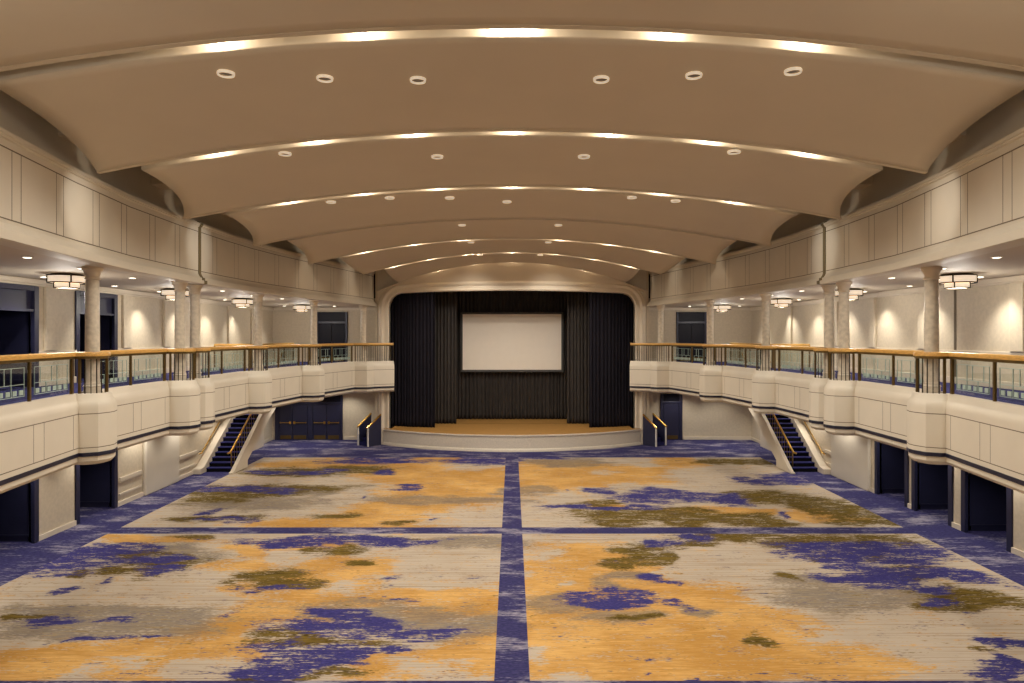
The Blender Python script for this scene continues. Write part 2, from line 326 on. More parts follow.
def floor():
    st = .125
    x0, x1, y0, y1 = -15.5, 15.5, -3.0, 39.5
    nx = int(round((x1 - x0) / st)); ny = int(round((y1 - y0) / st))
    vs = [(x0 + i * st, y0 + j * st, 0) for j in range(ny + 1) for i in range(nx + 1)]
    fs = [(j * (nx + 1) + i, j * (nx + 1) + i + 1, (j + 1) * (nx + 1) + i + 1, (j + 1) * (nx + 1) + i) for j in range(ny) for i in range(nx)]
    me = bpy.data.meshes.new('floor'); me.from_pydata(vs, [], fs)
    a = me.color_attributes.new('pattern', 'FLOAT_COLOR', 'POINT'); t = me.color_attributes.new('taupe', 'FLOAT_COLOR', 'POINT')
    da = []; dt = []
    for x, y, z in vs:
        if abs(x) < 12.3 and 9 < y < 33.5: g, b, o, p = carpet_weights(x, y)
        elif abs(x) < 12.3 and y <= 9: g, b, o, p = carpet_weights(x, 20.5 - y)
        else: g = b = o = p = 0
        da += [g, b, o, 1]; dt += [p, p, p, 1]
    a.data.foreach_set('color', da); t.data.foreach_set('color', dt)
    me.materials.append(carpet_mat())
    o = bpy.data.objects.new('floor', me); C.objects.link(o); o['kind'] = 'structure'
floor()
# ------------------------------------------------------------------ plan of the horseshoe balcony (left half; the right is its mirror)
WX = 13.56          # side wall
def bulge(xb0, y0, y1, xf, xb1):
    m = (y0 + y1) / 2
    return [(xb0, y0), (xf - .24, y0), (xf - .07, y0 + .09), (xf, m - .06), (xf, m + .06), (xf - .07, y1 - .09), (xf - .24, y1), (xb1, y1)]
BULGES = [bulge(-10.1, 15.76, 16.44, -9.6, -10.25), bulge(-10.3, 20.36, 20.98, -9.66, -10.02), bulge(-10.06, 21.44, 22.05, -9.68, -10.3),
          bulge(-10.12, 26.0, 26.7, -9.47, -10.1), bulge(-9.55, 30.75, 31.45, -8.74, -9.4)]
ENDB = [(-8.32, 35.72), (-7.62, 35.72), (-7.5, 35.84), (-7.42, 36.1), (-6.36, 36.62)]
MIDP = (-9.52, 12.0)
BAYS = [((-8.3, 4.0), (-9.2, 9.8)), ((-9.2, 9.8), MIDP), (MIDP, BULGES[0][0]), (BULGES[0][-1], BULGES[1][0]), (BULGES[2][-1], BULGES[3][0]), (BULGES[3][-1], BULGES[4][0]), (BULGES[4][-1], ENDB[0])]
PATH = [(-8.3, 4.0), (-9.2, 9.8), MIDP] + [p for b in BULGES for p in b] + ENDB
COLS = [(-9.89, 16.1), (-10.05, 20.68), (-10.1, 21.76), (-9.79, 26.36), (-9.03, 31.12), (-7.85, 36.05)]
WELL = (-13.3, -11.85, 30.6, 36.4)
FZ = 4.42           # balcony floor
S2 = EYE + 1.62     # soffit above the balcony

def off_path(path, o):
    n = len(path); out = []
    for i, p in enumerate(path):
        d0 = Vector((p[0] - path[i - 1][0], p[1] - path[i - 1][1])).normalized() if i else None
        d1 = Vector((path[i + 1][0] - p[0], path[i + 1][1] - p[1])).normalized() if i < n - 1 else None
        d0 = d0 or d1; d1 = d1 or d0
        m = Vector((d0.y, -d0.x)) + Vector((d1.y, -d1.x)); m.normalize()
        k = 1 / max(.45, m.dot(Vector((d0.y, -d0.x))))
        out.append((p[0] + m.x * o * k, p[1] + m.y * o * k))
    return out

def balcony(side, sgn):
    root = thing('balcony', f'cream panelled balcony front with navy band along the {side} side of the hall', 'balcony', (-10 * sgn, 20, 2.9))
    prof = [(-.08, FZ), (-.08, 4.54), (.05, 4.54), (.08, 4.50), (.1, 4.40), (.14, 4.36), (.17, 4.28), (.18, 4.2), (.18, 3.12), (.15, 3.09), (.15, 3.0), (.1, 2.93), (.02, 2.9), (-.3, 2.9)]
    MB(sgn).sweep(PATH, prof).build('fascia', M['plaster'], root, smooth=35)
    MB(sgn).sweep(PATH, [(.175, 3.2), (.188, 3.2), (.188, 3.11), (.175, 3.11)], True).build('band', M['stripe'], root)
    for z in (4.095, 3.32):
        MB(sgn).sweep(PATH, [(.176, z), (.182, z), (.182, z - .018), (.176, z - .018)], True).build('reveal_line', M['groove'], root)
    for a, b in BAYS:
        A = Vector(a); B = Vector(b); d = (B - A); Ln = d.length; d.normalize(); n = Vector((d.y, -d.x))
        for t in (.45, Ln / 2 - .2, Ln / 2 + .2, Ln - .45):
            p = A + d * t + n * .1795
            MB(sgn).obox(p - d * .006, p + d * .006, .005, 3.32, 4.08).build('panel_joint', M['groove'], root)
    back = [(-6.36, 37.08), (-7.28, 37.08), (-7.43, 37.1), (-7.43, 38.67), (-WX + .01, 38.67), (-WX + .01, 4.0)]
    w = WELL; hole = [(w[0], w[2]), (w[1], w[2]), (w[1], w[3]), (w[0], w[3])]
    MB(sgn).plate(off_path(PATH, -.06) + back, [hole], 'z', FZ).build(f'floor_{side}_balcony', M['bluecarpet'], kind='structure')
    c = MB(sgn).plate(off_path(PATH, -.02) + back, [hole], 'z', 2.9).build(f'ceiling_{side}_under_balcony', M['plaster'], kind='structure')
    mb = MB(sgn)                                   # lining of the stair well
    for (xa, ya), (xb, yb) in zip(hole, hole[1:] + hole[:1]):
        mb.add([(xa, ya, 2.9), (xb, yb, 2.9), (xb, yb, FZ + .08), (xa, ya, FZ + .08)], [(0, 1, 2, 3)])
    mb.build('stairwell_lining', M['plaster'], c)

def pane(root, a, b, sgn):
    g = MB(sgn).obox(a, b, .012, 4.6, 5.34).build('glass_panel', M['glass'], root)
    A = Vector(a); B = Vector(b); d = B - A; Ln = d.length; d.normalize()
    mb = MB(sgn)
    def bar(t0, t1, z0, z1): mb.obox(A + d * t0, A + d * t1, .016, z0, z1)
    i = .16; z0, z1, zm = 4.66, 5.24, 4.91
    bar(i, Ln - i, z1 - .012, z1); bar(i, Ln - i, zm - .012, zm); bar(i, Ln - i, z0, z0 + .012)
    n = max(3, int((Ln - 2 * i) / .2))
    for k in range(n + 1):
        t = i + (Ln - 2 * i) * k / n
        bar(max(i, t - .006), min(Ln - i, t + .006), z0 if k in (0, n) or k % 2 == 0 else zm, z1 if k % 3 != 2 else zm + .001)
    for k in range(n):
        t = i + (Ln - 2 * i) * (k + .5) / n; h = (Ln - 2 * i) / n * .3
        bar(t - h, t + h, z0 + .03, z0 + .13)
    mb.build('etching', M['etch'], g)

def railing(side, sgn):
    root = thing('balcony_railing', f'brass railing with etched glass panels on top of the {side} balcony front', 'railing', (-10 * sgn, 20, 4.54))
    rp = [(-.055, 5.40), (-.06, 5.44), (-.045, 5.49), (0, 5.505), (.045, 5.49), (.06, 5.44), (.055, 5.40)]
    MB(sgn).sweep(PATH, rp, True).build('top_rail', M['wood'], root, smooth=50)
    MB(sgn).sweep(PATH, [(-.035, 5.34), (-.035, 5.40), (.035, 5.40), (.035, 5.34)], True).build('rail_channel', M['brass'], root)
    def post(p, d, w=.07, m='brass'):
        p = Vector(p); d = Vector(d).normalized()
        MB(sgn).obox(p - d * w / 2, p + d * w / 2, .05, 4.54, 5.36).build('post', M[m], root)
    for a, b in BAYS[1:]:
        A = Vector(a); B = Vector(b); d = B - A; Ln = d.length; d.normalize()
        s, e = .12, Ln - .12
        m = (s + e) / 2
        for t in (s, e): post(A + d * t, d, .1)
        post(A + d * m, d, .06)
        pane(root, A + d * (s + .05), A + d * (m - .03), sgn); pane(root, A + d * (m + .03), A + d * (e - .05), sgn)
    for bl in BULGES + [ENDB]:
        pts = bl[:6] if bl is not ENDB else bl
        tot = sum(math.dist(a, b) for a, b in zip(pts, pts[1:])); n = round(tot / .12)
        for j in range(1, n + 1):
            s = tot * j / n
            for a, b in zip(pts, pts[1:]):
                Ls = math.dist(a, b)
                if s <= Ls + 1e-6: break
                s -= Ls
            d = (Vector(b) - Vector(a)).normalized(); p = Vector(a) + d * s
            if j == 1 or (j == n - 1 and bl is not ENDB): post(p, d, .05); continue
            MB(sgn).obox(p - d * .01, p + d * .01, .02, 4.54, 5.36).build('baluster', M['bronze'], root)

def stairwell_rail(side, sgn):
    root = thing('stairwell_railing', f'low brass railing around the stair opening on the {side} balcony floor', 'railing', (-12 * sgn, 33, FZ))
    w = WELL; x = w[1] + .18
    pts = [(-13.3, w[2] - .06), (x, w[2] - .06), (x, w[3] + .05)]
    MB(sgn).sweep(pts, [(-.05, 5.42), (-.05, 5.50), (0, 5.52), (.05, 5.50), (.05, 5.42)], True).build('top_rail', M['wood'], root)
    for a, b in zip(pts, pts[1:]):
        A = Vector(a); B = Vector(b); d = B - A; Ln = d.length; d.normalize(); n = max(1, round(Ln / 1.4))
        for j in range(n + 1):
            p = A + d * (Ln * j / n)
            MB(sgn).obox(p - d * .03, p + d * .03, .05, FZ, 5.43).build('post', M['brass'], root)
            if j < n:
                MB(sgn).obox(p + d * .05, p + d * (Ln / n - .05), .012, FZ + .1, 5.38).build('glass_panel', M['glass'], root)

# ------------------------------------------------------------------ columns
def build_columns():
    H = S2 - FZ
    r = thing('column', 'x', 'column', (0, 0, 0), None, 'thing')
    MB().lathe([(.182, 0), (.182, .24), (.175, .245), (.2, .27), (.185, .3), (.165, .315), (.172, .34), (.157, .36)]).build('base', M['marble'], r, smooth=40)
    MB().lathe([(.157, .35), (.153, H * .4), (.145, H - .3)], n=28).build('shaft', M['marble'], r, smooth=40)
    MB().lathe([(.145, H - .3), (.17, H - .285), (.17, H - .255), (.15, H - .24), (.155, H - .19), (.18, H - .12), (.2, H - .09), (.215, H - .08), (.225, H - .05), (.225, H)], n=28).build('capital', M['trim'], r, smooth=40)
    return r
def columns():
    proto = build_columns(); first = True
    where = ['first pale column from the near end on the {} balcony, standing alone', 'nearer of the paired pale columns at the middle of the {} balcony', 'farther of the paired pale columns at the middle of the {} balcony',
             'single pale column just past the pair on the {} balcony', 'second pale column from the stage on the {} balcony', 'pale column closest to the stage on the {} balcony']
    for side, sgn in (('left', 1), ('right', -1)):
        for (x, y), wtxt in zip(COLS, where):
            loc = (x * sgn, y, FZ); lab = wtxt.format(side)
            if first:
                proto.location = loc; proto['label'] = lab; proto['group'] = 'columns along the balcony fronts'; first = False
            else: dup(proto, loc, lab, 'columns along the balcony fronts')

# ------------------------------------------------------------------ upper frieze, soffit above the balcony, deck
FR = [(-6.6, -2.0), (-7.3, 4.0), (-7.95, 8.0), (-8.43, 11.24), (-9.0, 14.3), (-9.38, 17.0), (-9.52, 20.0), (-9.52, 23.0), (-9.42, 25.0), (-9.2, 27.0), (-8.75, 29.5), (-8.25, 32.0), (-7.8, 34.3), (-7.4, 36.4), (-7.38, 37.1)]
def fr_at(y):
    for a, b in zip(FR, FR[1:]):
        if a[1] <= y <= b[1]: return lerp(a[0], b[0], (y - a[1]) / (b[1] - a[1]))
def frieze(side, sgn):
    e = EYE
    prof = [(-.5, S2), (0, e + 1.59), (.07, e + 1.605), (.07, e + 1.70), (.0, e + 1.715), (.0, e + 1.79), (-.05, e + 1.80), (-.09, e + 1.86), (-.12, e + 1.93), (-.12, e + 3.35), (-.08, e + 3.365), (-.08, e + 3.40), (-.05, e + 3.41), (-.05, e + 3.47),
            (-.15, e + 3.485), (-.15, e + 3.53), (-.24, e + 3.56), (-.36, e + 3.8), (-.42, e + 4.3), (-.45, e + 6.53)]
    o = MB(sgn).sweep(FR, prof).build(f'wall_{side}_frieze', M['plaster'], smooth=22, kind='structure')
    for z in (e + 3.22, e + 2.01):
        MB(sgn).sweep(FR, [(-.124, z), (-.115, z), (-.115, z - .02), (-.124, z - .02)], True).build('reveal_line', M['groove'], o)
    ys = [7.0, 8.6, 10.2, 11.85, 13.45, 15.05, 16.5, 18.0, 19.5] + [22.0 + 1.62 * k for k in range(9)]
    for y in ys:
        for dy in (0, .3):
            p = Vector((fr_at(y + dy), y + dy)); q = Vector((fr_at(y + dy + .05), y + dy + .05)); d = (q - p).normalized(); n = Vector((d.y, -d.x))
            p = p - n * .12
            MB(sgn).obox(p - d * .006, p + d * .006, .007, e + 2.01, e + 3.21).build('panel_joint', M['groove'], o)
    t = MB(sgn).sweep([(-9.52, 20.98), (-9.52, 21.12)], [(z[0] + .03, z[1]) for z in prof[1:17]] + [(-.6, e + 3.6), (-.6, e + 1.6)], True)
    t.build(f'trim_{1 if sgn > 0 else 2}', mat('joint_cover', (112, 98, 68), .7), kind='structure')
    MB(sgn).plate(off_path(FR, -.3) + [(-7.38, 38.7), (-WX, 38.7), (-WX, -2.0)], [], 'z', S2).build(f'ceiling_{side}_balcony', M['vault'], kind='structure')

# ------------------------------------------------------------------ vaulted ceiling: overlapping shells with lit slots between them
LIPS = [(-3.0, 5.1, 4.3, 9.0), (4.8, 4.95, 4.15, 8.8), (10.5, 4.8, 3.98, 8.8), (14.85, 4.51, 3.58, 9.02), (19.4, 4.29, 3.35, 9.345), (24.0, 4.19, 3.19, 9.1), (29.0, 4.18, 3.08, 8.66), (33.3, 4.11, 3.03, 7.26), (36.2, 3.93, 2.87, 6.04)]
NEARW = [8.2, 8.2, 8.35, 8.27, 8.29, 8.02, 7.42, 6.29, 6.0]
G = 0.42
def kk(l): return (l[1] - l[2]) / l[3] ** 2
def shell_h(n, x, y):
    a, b = LIPS[n - 1], LIPS[n]
    t = (y - a[0] - G) / (b[0] - a[0] - G)
    return lerp(a[1], b[1], t) - lerp(kk(a), kk(b), t) * x * x
def ceiling():
    for n in range(1, len(LIPS)):
        a, b = LIPS[n - 1], LIPS[n]
        nx, ny = 48, 18; vs = []; fs = []
        for j in range(ny + 1):
            t = j / ny; y = lerp(a[0] + G, b[0], t); w = NEARW[n - 1] + (b[3] - NEARW[n - 1]) * t ** 2.2
            for i in range(nx + 1):
                x = -w + 2 * w * i / nx
                vs.append((x, y, EYE + shell_h(n, x, y)))
        for j in range(ny):
            for i in range(nx):
                q = j * (nx + 1) + i; fs.append((q, q + 1, q + nx + 2, q + nx + 1))
        mb = MB().add(vs, fs)
        o = mb.build('ceiling_vault', M['vault'], smooth='all', kind='structure')
        s = o.modifiers.new('thickness', 'SOLIDIFY'); s.thickness = .05; s.offset = 0
        # slot trough behind the lip, and the thin board that closes the lip
        k = kk(b); w = NEARW[n]
        def arc(prof, w, name, m, closed=False):
            vs = []; fs = []; nn = 44; pw = len(prof)
            for i in range(nn + 1):
                x = -w + 2 * w * i / nn; h = EYE + b[1] - k * x * x
                vs += [(x, y, h + dz) for y, dz in prof]
            for i in range(nn):
                for j in range(pw if closed else pw - 1):
                    q = i * pw + j; q2 = i * pw + (j + 1) % pw
                    fs.append((q, q2, q2 + pw, q + pw))
            if closed: fs += [tuple(range(pw)), tuple(nn * pw + j for j in range(pw))]
            MB().add(vs, fs).build(name, m, o, smooth=35)
        y = b[0]
        arc([(y - .03, -.035), (y + .09, -.035), (y + .09, .03), (y - .03, .03)], b[3], 'lip_board', M['vault'], True)
        if n < len(LIPS) - 1:
            arc([(y + .09, 0), (y + .09, .6), (y + G, .6), (y + G, -.01)], w + .02, 'cove_trough', M['plaster'])
        else:
            arc([(y + .09, 0), (y + .09, .6), (y + G, .6), (y + G, -.01)], b[3] + .05, 'cove_trough', M['plaster'])
            vs = []; fs = []
            for i in range(49):
                x = -7.25 + 14.5 * i / 48; hx = EYE + b[1] - k * x * x
                for q in range(7):
                    t = q / 6; vs.append((x, y + G + .42 * math.sin(t * PI / 2), lerp(hx, min(hx - .05, EYE + 2.7), t)))
            for i in range(48):
                for q in range(6): fs.append((i * 7 + q, i * 7 + q + 1, i * 7 + q + 8, i * 7 + q + 7))
            MB().add(vs, fs).build('ceiling_vault', M['vault'], smooth='all', kind='structure')
    MB().box(-12.2, 12.2, -3, 42, 12.35, 12.55).build('ceiling', M['vault'], kind='structure')
    for n in (2, 3, 4, 5):                          # short beams that carry each lip to the wall
        y = LIPS[n][0]
        for sgn in (1, -1):
            MB(sgn).box(-10.2, -LIPS[n][3] + .6, y - .75, y - .05, EYE + 4.15, EYE + 5.0).build('ceiling_beam', M['vault'], kind='structure')

# ------------------------------------------------------------------ side walls with openings
def side_wall(side, sgn, lower, upper):
    cuts = sorted({-3.0, 39.0} | {v for o in lower + upper for v in o})
    mb = MB(sgn)
    for a, b in zip(cuts, cuts[1:]):
        m = (a + b) / 2; z = 0.0
        lo = any(o[0] < m < o[1] for o in lower); up = any(o[0] < m < o[1] for o in upper)
        spans = [(2.5 if lo else 0, FZ if up else 8.0)]
        if up: spans.append((7.28, 8.0))
        for z0, z1 in spans: mb.box(-WX - .25, -WX, a, b, z0, z1)
    w = mb.build(f'wall_{side}', M['damask'], kind='structure')
    # dado rails, skirting, picture-frame mouldings as parts of the wall
    mb = MB(sgn); sk = MB(sgn)
    rr = [(23.55, 24.95), (27.75, 29.3)] if sgn > 0 else [(28.9, 29.5)]
    for a, b in rr:
        mb.box(-WX, -WX + .07, a, b, .84, .98); mb.box(-WX, -WX + .04, a, b, .79, .84)
        mb.box(-WX, -WX + .05, a, b, .36, .44)
    mb.build('dado_rail', M['trim'], w, bevel=.012)
    for a, b in zip(cuts, cuts[1:]):
        m = (a + b) / 2
        if not any(o[0] < m < o[1] for o in lower): sk.box(-WX, -WX + .05, a, b, 0, .16)
    sk.build('skirting', M['trim'], w, bevel=.01)
    mb = MB(sgn)
    for a, b in ([(25.05, 27.6)] if sgn > 0 else [(25.75, 28.8)]):
        mb.box(-WX, -WX + .14, a, b, 0, 2.9)
    mb.build('pilaster', M['plaster'], w, bevel=.05)
    mb = MB(sgn)                                    # upper level: crown, dado and panel frames
    ups = [(-3, 4)] + upper + [(38.7, 39)]
    for a, b in zip([o[1] for o in ups], [o[0] for o in ups[1:]]):
        if b - a < .4: continue
        mb.box(-WX, -WX + .06, a, b, 5.32, 5.44); mb.box(-WX, -WX + .05, a, b, FZ, FZ + .2)
    mb.box(-WX, -WX + .1, 4, 38.7, 7.34, S2 - .01); mb.box(-WX, -WX + .06, 4, 38.7, 7.29, 7.34)
    mb.build('moulding', M['trim'], w, bevel=.012)
    mb = MB(sgn)
    for a in ([19.75, 23.7, 26.5, 32.5, 35.4] if sgn > 0 else [12.5, 15.6, 18.0, 22.2, 25.4, 28.3, 33.0]):
        mb.box(-WX, -WX + .1, a, a + .5, 5.44, 7.29)
    mb.build('upper_pilaster', M['damask'], w, bevel=.02)
    if sgn < 0: MB(sgn).box(-WX - .01, -WX + .015, 20.84, 20.94, FZ, 7.3).build('joint_strip', M['groove'], w)
    return w

NDOOR = [0]
def portal(side, sgn, y0, y1, z0, z1, upper):
    """navy lined opening through the side wall into an unlit lobby"""
    NDOOR[0] += 1
    r = bpy.data.objects.new(f'door_{NDOOR[0]}', None); C.objects.link(r); r.location = (-WX * sgn, (y0 + y1) / 2, z0); r['kind'] = 'structure'
    x0, x1 = -WX - 1.7, -WX + .03; t = .03
    fr = MB(sgn); wd = .17
    fr.box(-WX - .06, -WX + .05, y0 - .02, y0 + wd, z0, z1); fr.box(-WX - .06, -WX + .05, y1 - wd, y1 + .02, z0, z1); fr.box(-WX - .06, -WX + .05, y0 + wd, y1 - wd, z1 - .14, z1)
    fr.build('frame', M['navy'], r, bevel=.012)
    top = z1
    if upper:
        top = z0 + 2.2
        MB(sgn).box(-WX - .12, -WX - .05, y0 + wd, y1 - wd, top, z1 - .14).build('transom_panel', M['navy'], r)
        MB(sgn).box(-WX - .06, -WX + .03, y0 + wd, y1 - wd, top - .06, top).build('transom_bar', M['navy'], r)
    for s, y in (('a', y0), ('b', y1)):
        q = MB(sgn).box(x0, -WX - .06, y - t if s == 'a' else y, y if s == 'a' else y + t, z0, z1)
        yy = y if s == 'a' else y - .03
        for u0, u1, v0, v1 in ((-1.5, -.2, .16, .2), (-1.5, -.2, 2.2, 2.24), (-1.5, -1.46, .2, 2.2), (-.24, -.2, .2, 2.2)):
            q.box(-WX + u0, -WX + u1, yy, yy + .03, z0 + v0, z0 + v1)
        q.build('side_panel', M['navy'], r)
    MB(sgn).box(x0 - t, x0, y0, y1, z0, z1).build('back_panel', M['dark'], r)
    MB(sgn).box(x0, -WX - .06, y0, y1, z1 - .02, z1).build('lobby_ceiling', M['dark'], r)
    if upper: MB(sgn).box(x0, -WX, y0, y1, z0 - .03, z0).build('lobby_floor', M['bluecarpet'], r)

def end_door(side, x0, x1, z0, ztop, leaves, lh, level, Y=38.68, kick=True, bar=True):
    NDOOR[0] += 1
    r = bpy.data.objects.new(f'door_{NDOOR[0]}', None); C.objects.link(r); r.location = ((x0 + x1) / 2, Y, z0); r['kind'] = 'structure'
    q = MB()
    q.box(x0, leaves[0][0] - .02, Y - .1, Y, z0, ztop); q.box(leaves[-1][1] + .02, x1, Y - .1, Y, z0, ztop)
    for a, b in zip(leaves, leaves[1:]):
        if b[0] - a[1] > .1: q.box(a[1] + .02, b[0] - .02, Y - .1, Y, z0, ztop)
    q.box(x0, x1, Y - .12, Y, z0 + lh + .02, z0 + lh + .14)
    q.build('frame', M['navy'], r, bevel=.012)
    MB().box(x0 + .1, x1 - .1, Y - .06, Y, z0 + lh + .14, ztop).build('transom_panel', M['navydark'], r)
    MB().box(x0, x1, Y - .03, Y, z0, ztop).build('backing', M['dark'], r)
    for a, b in leaves:
        lf = MB().box(a, b, Y - .08, Y - .03, z0 + .01, z0 + lh)
        lf.build('leaf', M['navydark' if level == 'upper' else 'navy'], r, bevel=.008)
        if kick:
            MB().box(a + .06, b - .06, Y - .09, Y - .078, z0 + .05, z0 + .26).build('kick_plate', M['brass'], r)
            if not bar: continue
            i = leaves.index((a, b)); u = b - .16 if i % 2 == 0 else a + .06
            q = MB().box(a + .04, b - .04, Y - .15, Y - .115, z0 + .955, z0 + .995).box(u, u + .1, Y - .14, Y - .075, z0 + .9, z0 + 1.05)
            u = a + .05 if i % 2 == 0 else b - .1
            q.box(u, u + .05, Y - .14, Y - .075, z0 + .94, z0 + 1.01)
            q.build('panic_bar', M['gold'], r, bevel=.006)

def walls():
    lo_l = [(13.2, 15.5), (17.3, 19.5), (21.2, 23.4)]; lo_r = [(18.5, 20.55), (21.0, 23.1), (23.35, 25.45)]
    side_wall('left', 1, lo_l, lo_l); side_wall('right', -1, lo_r, [])
    for a, b in lo_l:
        portal('left', 1, a, b, 0, 2.5, False); portal('left', 1, a, b, FZ, 7.28, True)
    for a, b in lo_r: portal('right', -1, a, b, 0, 2.5, False)
    for side, sgn in (('left', 1), ('right', -1)):
        w = MB(sgn).box(-WX - .25, -7.3, 38.68, 38.9, 0, 8.0).build(f'wall_{side}_end', M['damask'], kind='structure')
        sk = MB(sgn)
        for a, b in ([(-9.5, -7.3)] if sgn > 0 else [(-WX, -9.7), (-8.35, -7.3)]): sk.box(a, b, 38.62, 38.68, 0, .18)
        sk.box(-9.1, -7.3, 38.63, 38.68, FZ, FZ + .2); sk.box(-WX, -11.2, 38.63, 38.68, FZ, FZ + .2); sk.box(-WX, -7.3, 38.58, 38.68, 7.33, S2 - .01)
        sk.build('skirting', M['trim'], w, bevel=.012)
        MB(sgn).box(-7.42, -7.3, 37.1, 38.68, 0, 12.4).build(f'wall_{side}_return', M['damask'], kind='structure')
    end_door('left', -13.4, -9.58, 0, 2.6, [(-13.15, -12.42), (-12.4, -11.57), (-11.24, -10.48), (-10.46, -9.72)], 2.0, 'lower')
    end_door('right', 8.39, 9.63, 0, 2.6, [(8.57, 9.43)], 2.03, 'lower', bar=False)
    end_door('left', -11.1, -9.3, FZ, 7.23, [(-10.95, -10.21), (-10.19, -9.45)], 2.14, 'upper', bar=False)
    end_door('right', 9.3, 11.0, FZ, 7.23, [(9.42, 10.14), (10.16, 10.88)], 2.14, 'upper', bar=False)
    MB().box(-15, 15, -3.2, -3.0, 0, 12.5).build('wall_back', M['plaster'], kind='structure')

# ------------------------------------------------------------------ proscenium, stage
PW = 6.66
def outline(o=0):
    """opening outline from the left foot over the slightly arched head to the right foot, grown outward by o"""
    r = .75; pts = [(-PW - o, 0.0)]
    zc = 8.2 - r
    for k in range(9):
        a = PI - (PI / 2) * k / 8
        pts.append((-PW + r + (r + o) * math.cos(a), zc + (r + o) * math.sin(a)))
    for k in range(1, 16):
        x = lerp(-PW + r, PW - r, k / 16); pts.append((x, 8.2 + o + .14 * (1 - (x / (PW - r)) ** 2)))
    return pts + [(-x, z) for x, z in reversed(pts[:10])]
def proscenium():
    o = outline()
    w = MB().prism([(-7.32, 0)] + o + [(7.32, 0), (7.32, 12.4), (-7.32, 12.4)], 'y', 37.1, 37.4).build('wall_proscenium', M['plaster'], kind='structure')
    prof = [(0, 37.35), (0, 36.98), (.07, 36.95), (.12, 36.99), (.26, 37.02), (.32, 36.96), (.4, 36.94), (.46, 36.99), (.56, 37.02), (.62, 37.1)]
    rows = [[(x, y, z) for x, z in outline(off)] for off, y in prof]
    n = len(o); vs = [v for r in rows for v in r]; fs = []
    for j in range(len(prof) - 1):
        for i in range(n - 1): fs.append((j * n + i, j * n + i + 1, (j + 1) * n + i + 1, (j + 1) * n + i))
    MB().add(vs, fs).build('proscenium_moulding', M['trim'], w, smooth=35)
    d = MB().box(-7.45, 7.45, 42.0, 42.2, 0, 10).box(-7.45, -7.3, 38.9, 42.0, 0, 10).box(7.3, 7.45, 38.9, 42.0, 0, 10).box(-7.3, 7.3, 37.4, 42.0, 10, 10.2)
    d.build('wall_stage', M['dark'], kind='structure')

def apron_arc(o=0, n=40):
    c, s = 6.95, 2.3; rad = (c * c + s * s) / (2 * s); cy = 34.6 + rad
    a0 = math.asin(c / rad)
    return [((rad + o) * math.sin(-a0 + 2 * a0 * k / n), cy - (rad + o) * math.cos(-a0 + 2 * a0 * k / n)) for k in range(n + 1)]
SZ = .88
def stage():
    r = thing('stage', 'low curved stage with wooden floor and pale speckled front below the black curtains', 'stage', (0, 36, 0))
    arc = apron_arc()
    MB().sweep(arc, [(0, .0), (.05, .0), (.05, .1), (.025, .14), (0, .16), (0, SZ - .13), (.03, SZ - .12), (.06, SZ - .09), (.06, SZ - .03), (.03, SZ - .02), (-.02, SZ - .02)]).build('apron_front', M['apron'], r, smooth=40)
    MB().prism(apron_arc(.03) + [(6.5, 36.92), (6.5, 41.9), (-6.5, 41.9), (-6.5, 36.92)], 'z', SZ - .03, SZ).build('stage_floor', M['stagewood'], r)
    # thin brass-coloured strip across the stage floor
    MB().sweep([(-4.3, 38.9), (4.3, 38.9)], [(0, SZ), (0, SZ + .004), (.05, SZ + .004), (.05, SZ)], True).build('floor_strip', M['brass'], r)

def curtain(name, label, path, z0, z1, m, wave, amp, seed, group='stage curtains'):
    rr = random.Random(seed); pts = []; 
    Lt = 0; segs = []
    for a, b in zip(path, path[1:]):
        d = math.dist(a, b); segs.append((Lt, a, b, d)); Lt += d
    n = int(Lt / .028); ph = 0; vs = []; fs = []
    zs = [z0, z0 + .3, z0 + 1.2, (z0 + z1) / 2, z1 - .8, z1]
    for i in range(n + 1):
        s = Lt * i / n
        for q in segs:
            if q[0] <= s <= q[0] + q[3] + 1e-6: seg = q
        t = (s - seg[0]) / seg[3]; x = lerp(seg[1][0], seg[2][0], t); y = lerp(seg[1][1], seg[2][1], t)
        ph += 2 * PI * (Lt / n) / (wave * (1 + .5 * noise.noise((s * 1.3, seed, 0))))
        for j, z in enumerate(zs):
            f = 1.15 - .35 * j / 5
            a = amp * f * (1 + .5 * noise.noise((s * 2, seed, 4)))
            vs.append((x + .2 * amp * math.cos(ph * .5 + j * .2), y + a * math.sin(ph + .25 * noise.noise((s, z, seed))), z))
    w = len(zs)
    for i in range(n):
        for j in range(w - 1): fs.append((i * w + j, (i + 1) * w + j, (i + 1) * w + j + 1, i * w + j + 1))
    o = MB().add(vs, fs).build(name, M[m], smooth='all')
    s = o.modifiers.new('cloth', 'SOLIDIFY'); s.thickness = .012
    tag(o, label, 'curtain', group)
def curtains():
    top = 9.2
    curtain('stage_curtain', 'wide charcoal pleated back curtain hanging behind the projection screen', [(-5.2, 41.0), (5.2, 41.0)], SZ + .01, top, 'drape', .22, .085, 3)
    for sd, sgn in (('left', -1), ('right', 1)):
        curtain('stage_curtain', f'black pleated outer curtain filling the {sd} edge of the stage opening', [(sgn * 6.75, 37.95), (sgn * 5.6, 37.5), (sgn * 4.2, 37.2)], SZ + .01, top, 'drapeblack', .2, .06, 5 + sgn)
        curtain('stage_curtain', f'charcoal pleated leg curtain between screen and {sd} outer black curtain', [(sgn * 4.9, 38.9), (sgn * 3.15, 38.9)], SZ + .01, top, 'drape', .2, .08, 9 + sgn)
